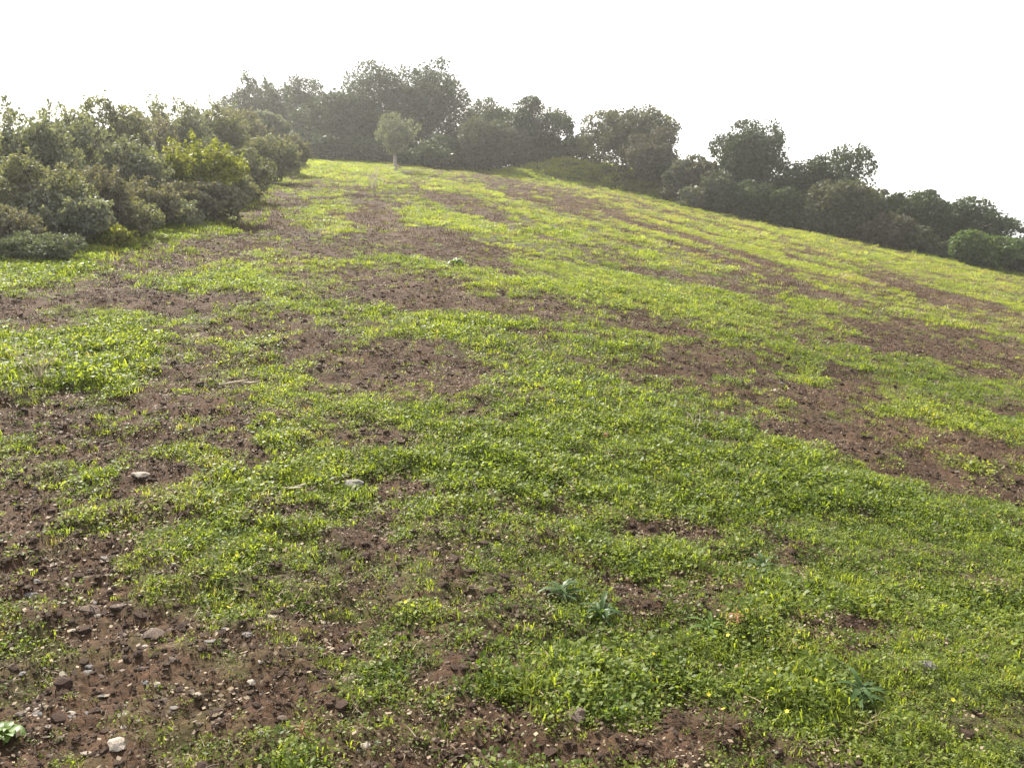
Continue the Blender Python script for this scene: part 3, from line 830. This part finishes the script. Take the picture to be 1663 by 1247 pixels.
# ------------------------------------------------------------------ single plants in the field
def leaf_blade(r, L, Wd, material, arch=.5, jag=0.0, seg=7):
    """one arched leaf with a folded midrib, lying along +X"""
    V = []; Fc = []
    for i in range(seg + 1):
        t = i / seg
        w = Wd * .5 * math.sin(math.pi * min(1, t * .9 + .08)) ** .8
        if jag and i % 2: w *= (1 - jag)
        x = L * t; z = arch * L * (t - t * t * 1.1) + .004
        V += [(x, -w, z + w * .25), (x, 0, z), (x, w, z + w * .25)]
        if i:
            o = (i - 1) * 3
            Fc += [(o, o + 1, o + 4, o + 3), (o + 1, o + 2, o + 5, o + 4)]
    rn = np.clip(r.random(len(Fc)) * .5 + .25, 0, 1)
    return mesh_np('leaf', np.array(V, float), np.array(Fc), material, 4, {'rnd': ('FACE', 'FLOAT', rn)}, smooth=True)

def rosette(name, u, v, wpx, material, label, nl=13, jag=.35, cat='plant', wd=.2, arch=.7):
    nl = int(nl * 1.8)
    x, y = px_ground(u, v)
    rad = wpx / 2 / F * y
    r = np.random.default_rng(int(u + v))
    z = float(H(np.array([x]), np.array([y]))[0])
    root = bpy.data.objects.new(name, None); COL.objects.link(root); root.location = (x, y, z)
    root.empty_display_size = .05
    tag(root, label, cat)
    me = [leaf_blade(r, 1.0, wd * r.uniform(.8, 1.3), material, arch * r.uniform(.7, 1.2), jag) for _ in range(3)]
    for i in range(nl):
        s = rad * r.uniform(.4, 1.1)
        obj('leaf', me[i % 3], root, (0, 0, .002 * i), (r.normal() * .15, -r.uniform(-.1, .55), i * 2.4 + r.normal() * .2), (s, s, s))
    return root

rosette('thistle_plant', 912, 968, 90, M['rosette'], 'dark blue-green thistle rosette at the upper side of the lush clump', 15)
rosette('thistle_plant', 975, 1000, 100, M['rosette'], 'larger dark green thistle rosette just below its neighbour in lush grass', 16)
rosette('thistle_plant', 1393, 1148, 110, M['rosette'], 'dark bluish thistle rosette in front of the rough grey rock', 16)
rosette('thistle_plant', 1238, 925, 80, M['rosette'], 'grey-green thistle rosette at the end of a bare soil strip', 13)
rosette('broad_leaved_plant', 16, 1200, 76, M['rosette_pale'], 'bright broad-leaved plant beside the smooth pale oval stone', 9, jag=0, wd=.5)
rosette('broad_leaved_plant', 1150, 1028, 80, M['rosette_pale'], 'bright leafy clump next to a russet tuft', 12, jag=0, wd=.25)
rosette('broad_leaved_plant', 740, 432, 42, M['rosette_pale'], 'pale green leafy clump alone on the worn upper field', 14, jag=0, wd=.3)
rosette('russet_tuft', 1195, 1028, 44, M['russet'], 'russet dead tuft beside the bright leafy clump', 12, jag=0, wd=.12, cat='dead plant', arch=.9)
rosette('russet_tuft', 983, 716, 22, M['russet'], 'small orange tuft alone in the mid-field grass', 10, jag=0, wd=.16, cat='dead plant', arch=.9)
rosette('russet_tuft', 492, 1212, 40, M['russet'], 'reddish dead tuft on the stony soil', 12, jag=0, wd=.12, cat='dead plant', arch=.9)

def stalks(name, u, v, hpx, wpx, ns, label, seed, material='dry', rad=.003, cat='dead plant', flat=False):
    x, y = px_ground(u, v)
    r = np.random.default_rng(seed)
    z = float(H(np.array([x]), np.array([y]))[0])
    hh = hpx / F * y; ww = wpx / 2 / F * y
    tb = Tubes(4)
    for i in range(ns):
        e = np.array([r.uniform(-ww, ww), r.uniform(-ww, ww), hh * r.uniform(.5, 1)])
        s = np.array([r.normal() * .01, r.normal() * .01, -.01])
        m_ = (s + e) / 2 + r.normal(size=3) * .12 * hh
        tb.add([s, m_, e], [rad * 1.2, rad, rad * .4])
        for j in range(3):
            b = m_ + (e - m_) * r.uniform(0, .9)
            tb.add([b, b + r.normal(size=3) * [.25 * ww, .25 * ww, .1 * hh] + [0, 0, .12 * hh]], [rad * .6, rad * .3])
    o = obj(name, tb.mesh(name, M[material]), None, (x, y, z))
    return tag(o, label, cat)

stalks('dry_weed', 65, 628, 70, 90, 14, 'dry branching weed skeleton standing in grass below the scrub belt', 5)
stalks('dry_weed', 1125, 700, 30, 30, 4, 'pale leaning dry stalk above the small orange tuft', 6)
stalks('dry_weed', 606, 312, 40, 24, 6, 'thin dry stalks at the top of the field near the young olive', 8, rad=.012)

def stick(u0, v0, u1, v1, rad, label):
    x0, y0 = px_ground(u0, v0); x1, y1 = px_ground(u1, v1)
    xs = np.linspace(0, 1, 5)
    X = x0 + (x1 - x0) * xs; Y = y0 + (y1 - y0) * xs + np.array([0, .03, -.01, .02, 0])
    Z = H(X, Y) + rad + .012
    tb = Tubes(6)
    tb.add(np.stack([X - X[0], Y - Y[0], Z - Z[0]], -1), [rad * .8, rad, rad, rad * .8, rad * .5])
    tb.add([np.array([X[2] - X[0], Y[2] - Y[0], Z[2] - Z[0]]), np.array([X[2] - X[0] + .08, Y[2] - Y[0] - .06, Z[2] - Z[0] + .03])], [rad * .6, rad * .3])
    o = obj('stick', tb.mesh('stick', M['dry']), None, (float(X[0]), float(Y[0]), float(Z[0])))
    tag(o, label, 'stick')
stick(437, 806, 498, 797, .008, 'pale broken stick lying beside the flat blue-grey stone')
stick(355, 632, 420, 622, .01, 'pale bleached stick on the worn soil below the scrub belt')

fl = []
for k in range(5):
    a0 = k * 2 * math.pi / 5
    fl.append(a0)
V = []; Fc = []
for a0 in fl:
    o = len(V)
    dx, dy = math.cos(a0), math.sin(a0)
    V += [(0, 0, 0), (dx * .6 - dy * .4, dy * .6 + dx * .4, .15), (dx, dy, .25), (dx * .6 + dy * .4, dy * .6 - dx * .4, .15)]
    Fc.append((o, o + 1, o + 2, o + 3))
flower_me = mesh_np('petals', np.array(V, float), np.array(Fc), M['petal'], 4, {'rnd': ('FACE', 'FLOAT', np.full(5, .6))})
stem_t = Tubes(4); stem_t.add([(0, 0, -.08), (0.004, 0, 0)], [.0015, .0012])
stem_me = stem_t.mesh('stem', M['rosette_pale'])
for (u, v) in [(1148, 1166), (1275, 1190), (388, 944), (375, 1036), (1172, 1192), (1320, 1150), (1255, 1130), (1180, 1062), (660, 1010), (905, 1060), (1430, 980), (1540, 1190), (845, 925), (1060, 1085)]:
    x, y = px_ground(u, v)
    z = float(H(np.array([x]), np.array([y]))[0])
    root = bpy.data.objects.new('yellow_flower', None); COL.objects.link(root); root.location = (x, y, z + .07)
    root.empty_display_size = .02
    tag(root, 'tiny yellow flower among the grass', 'flower', 'yellow flowers in the grass')
    obj('petals', flower_me, root, (0, 0, 0), (-.5, .2, random.random() * 6), (.0075,) * 3)
    obj('stem', stem_me, root)

# ------------------------------------------------------------------ haze volume, also added to stand in for veiling lens glare
hb = bpy.data.meshes.new('haze')
R_ = 5200.; zl, zh = -66., 11.
vv = [(-R_, -R_, zl), (R_, -R_, zl), (R_, R_, zl), (-R_, R_, zl), (-R_, -R_, zh), (R_, -R_, zh), (R_, R_, zh), (-R_, R_, zh)]
hb.from_pydata(vv, [], [(0, 3, 2, 1), (4, 5, 6, 7), (0, 1, 5, 4), (1, 2, 6, 5), (2, 3, 7, 6), (3, 0, 4, 7)])
m, n, l = mat('haze_glare')
pv = n.new('ShaderNodeVolumePrincipled')
pv.inputs['Color'].default_value = (1.0, .985, .95, 1)
pv.inputs['Density'].default_value = HAZE_DENSITY
pv.inputs['Anisotropy'].default_value = HAZE_G
o_ = n.new('ShaderNodeOutputMaterial'); l.new(pv.outputs[0], o_.inputs['Volume'])
hb.materials.append(m)
tag(obj('haze', hb), kind='stuff')
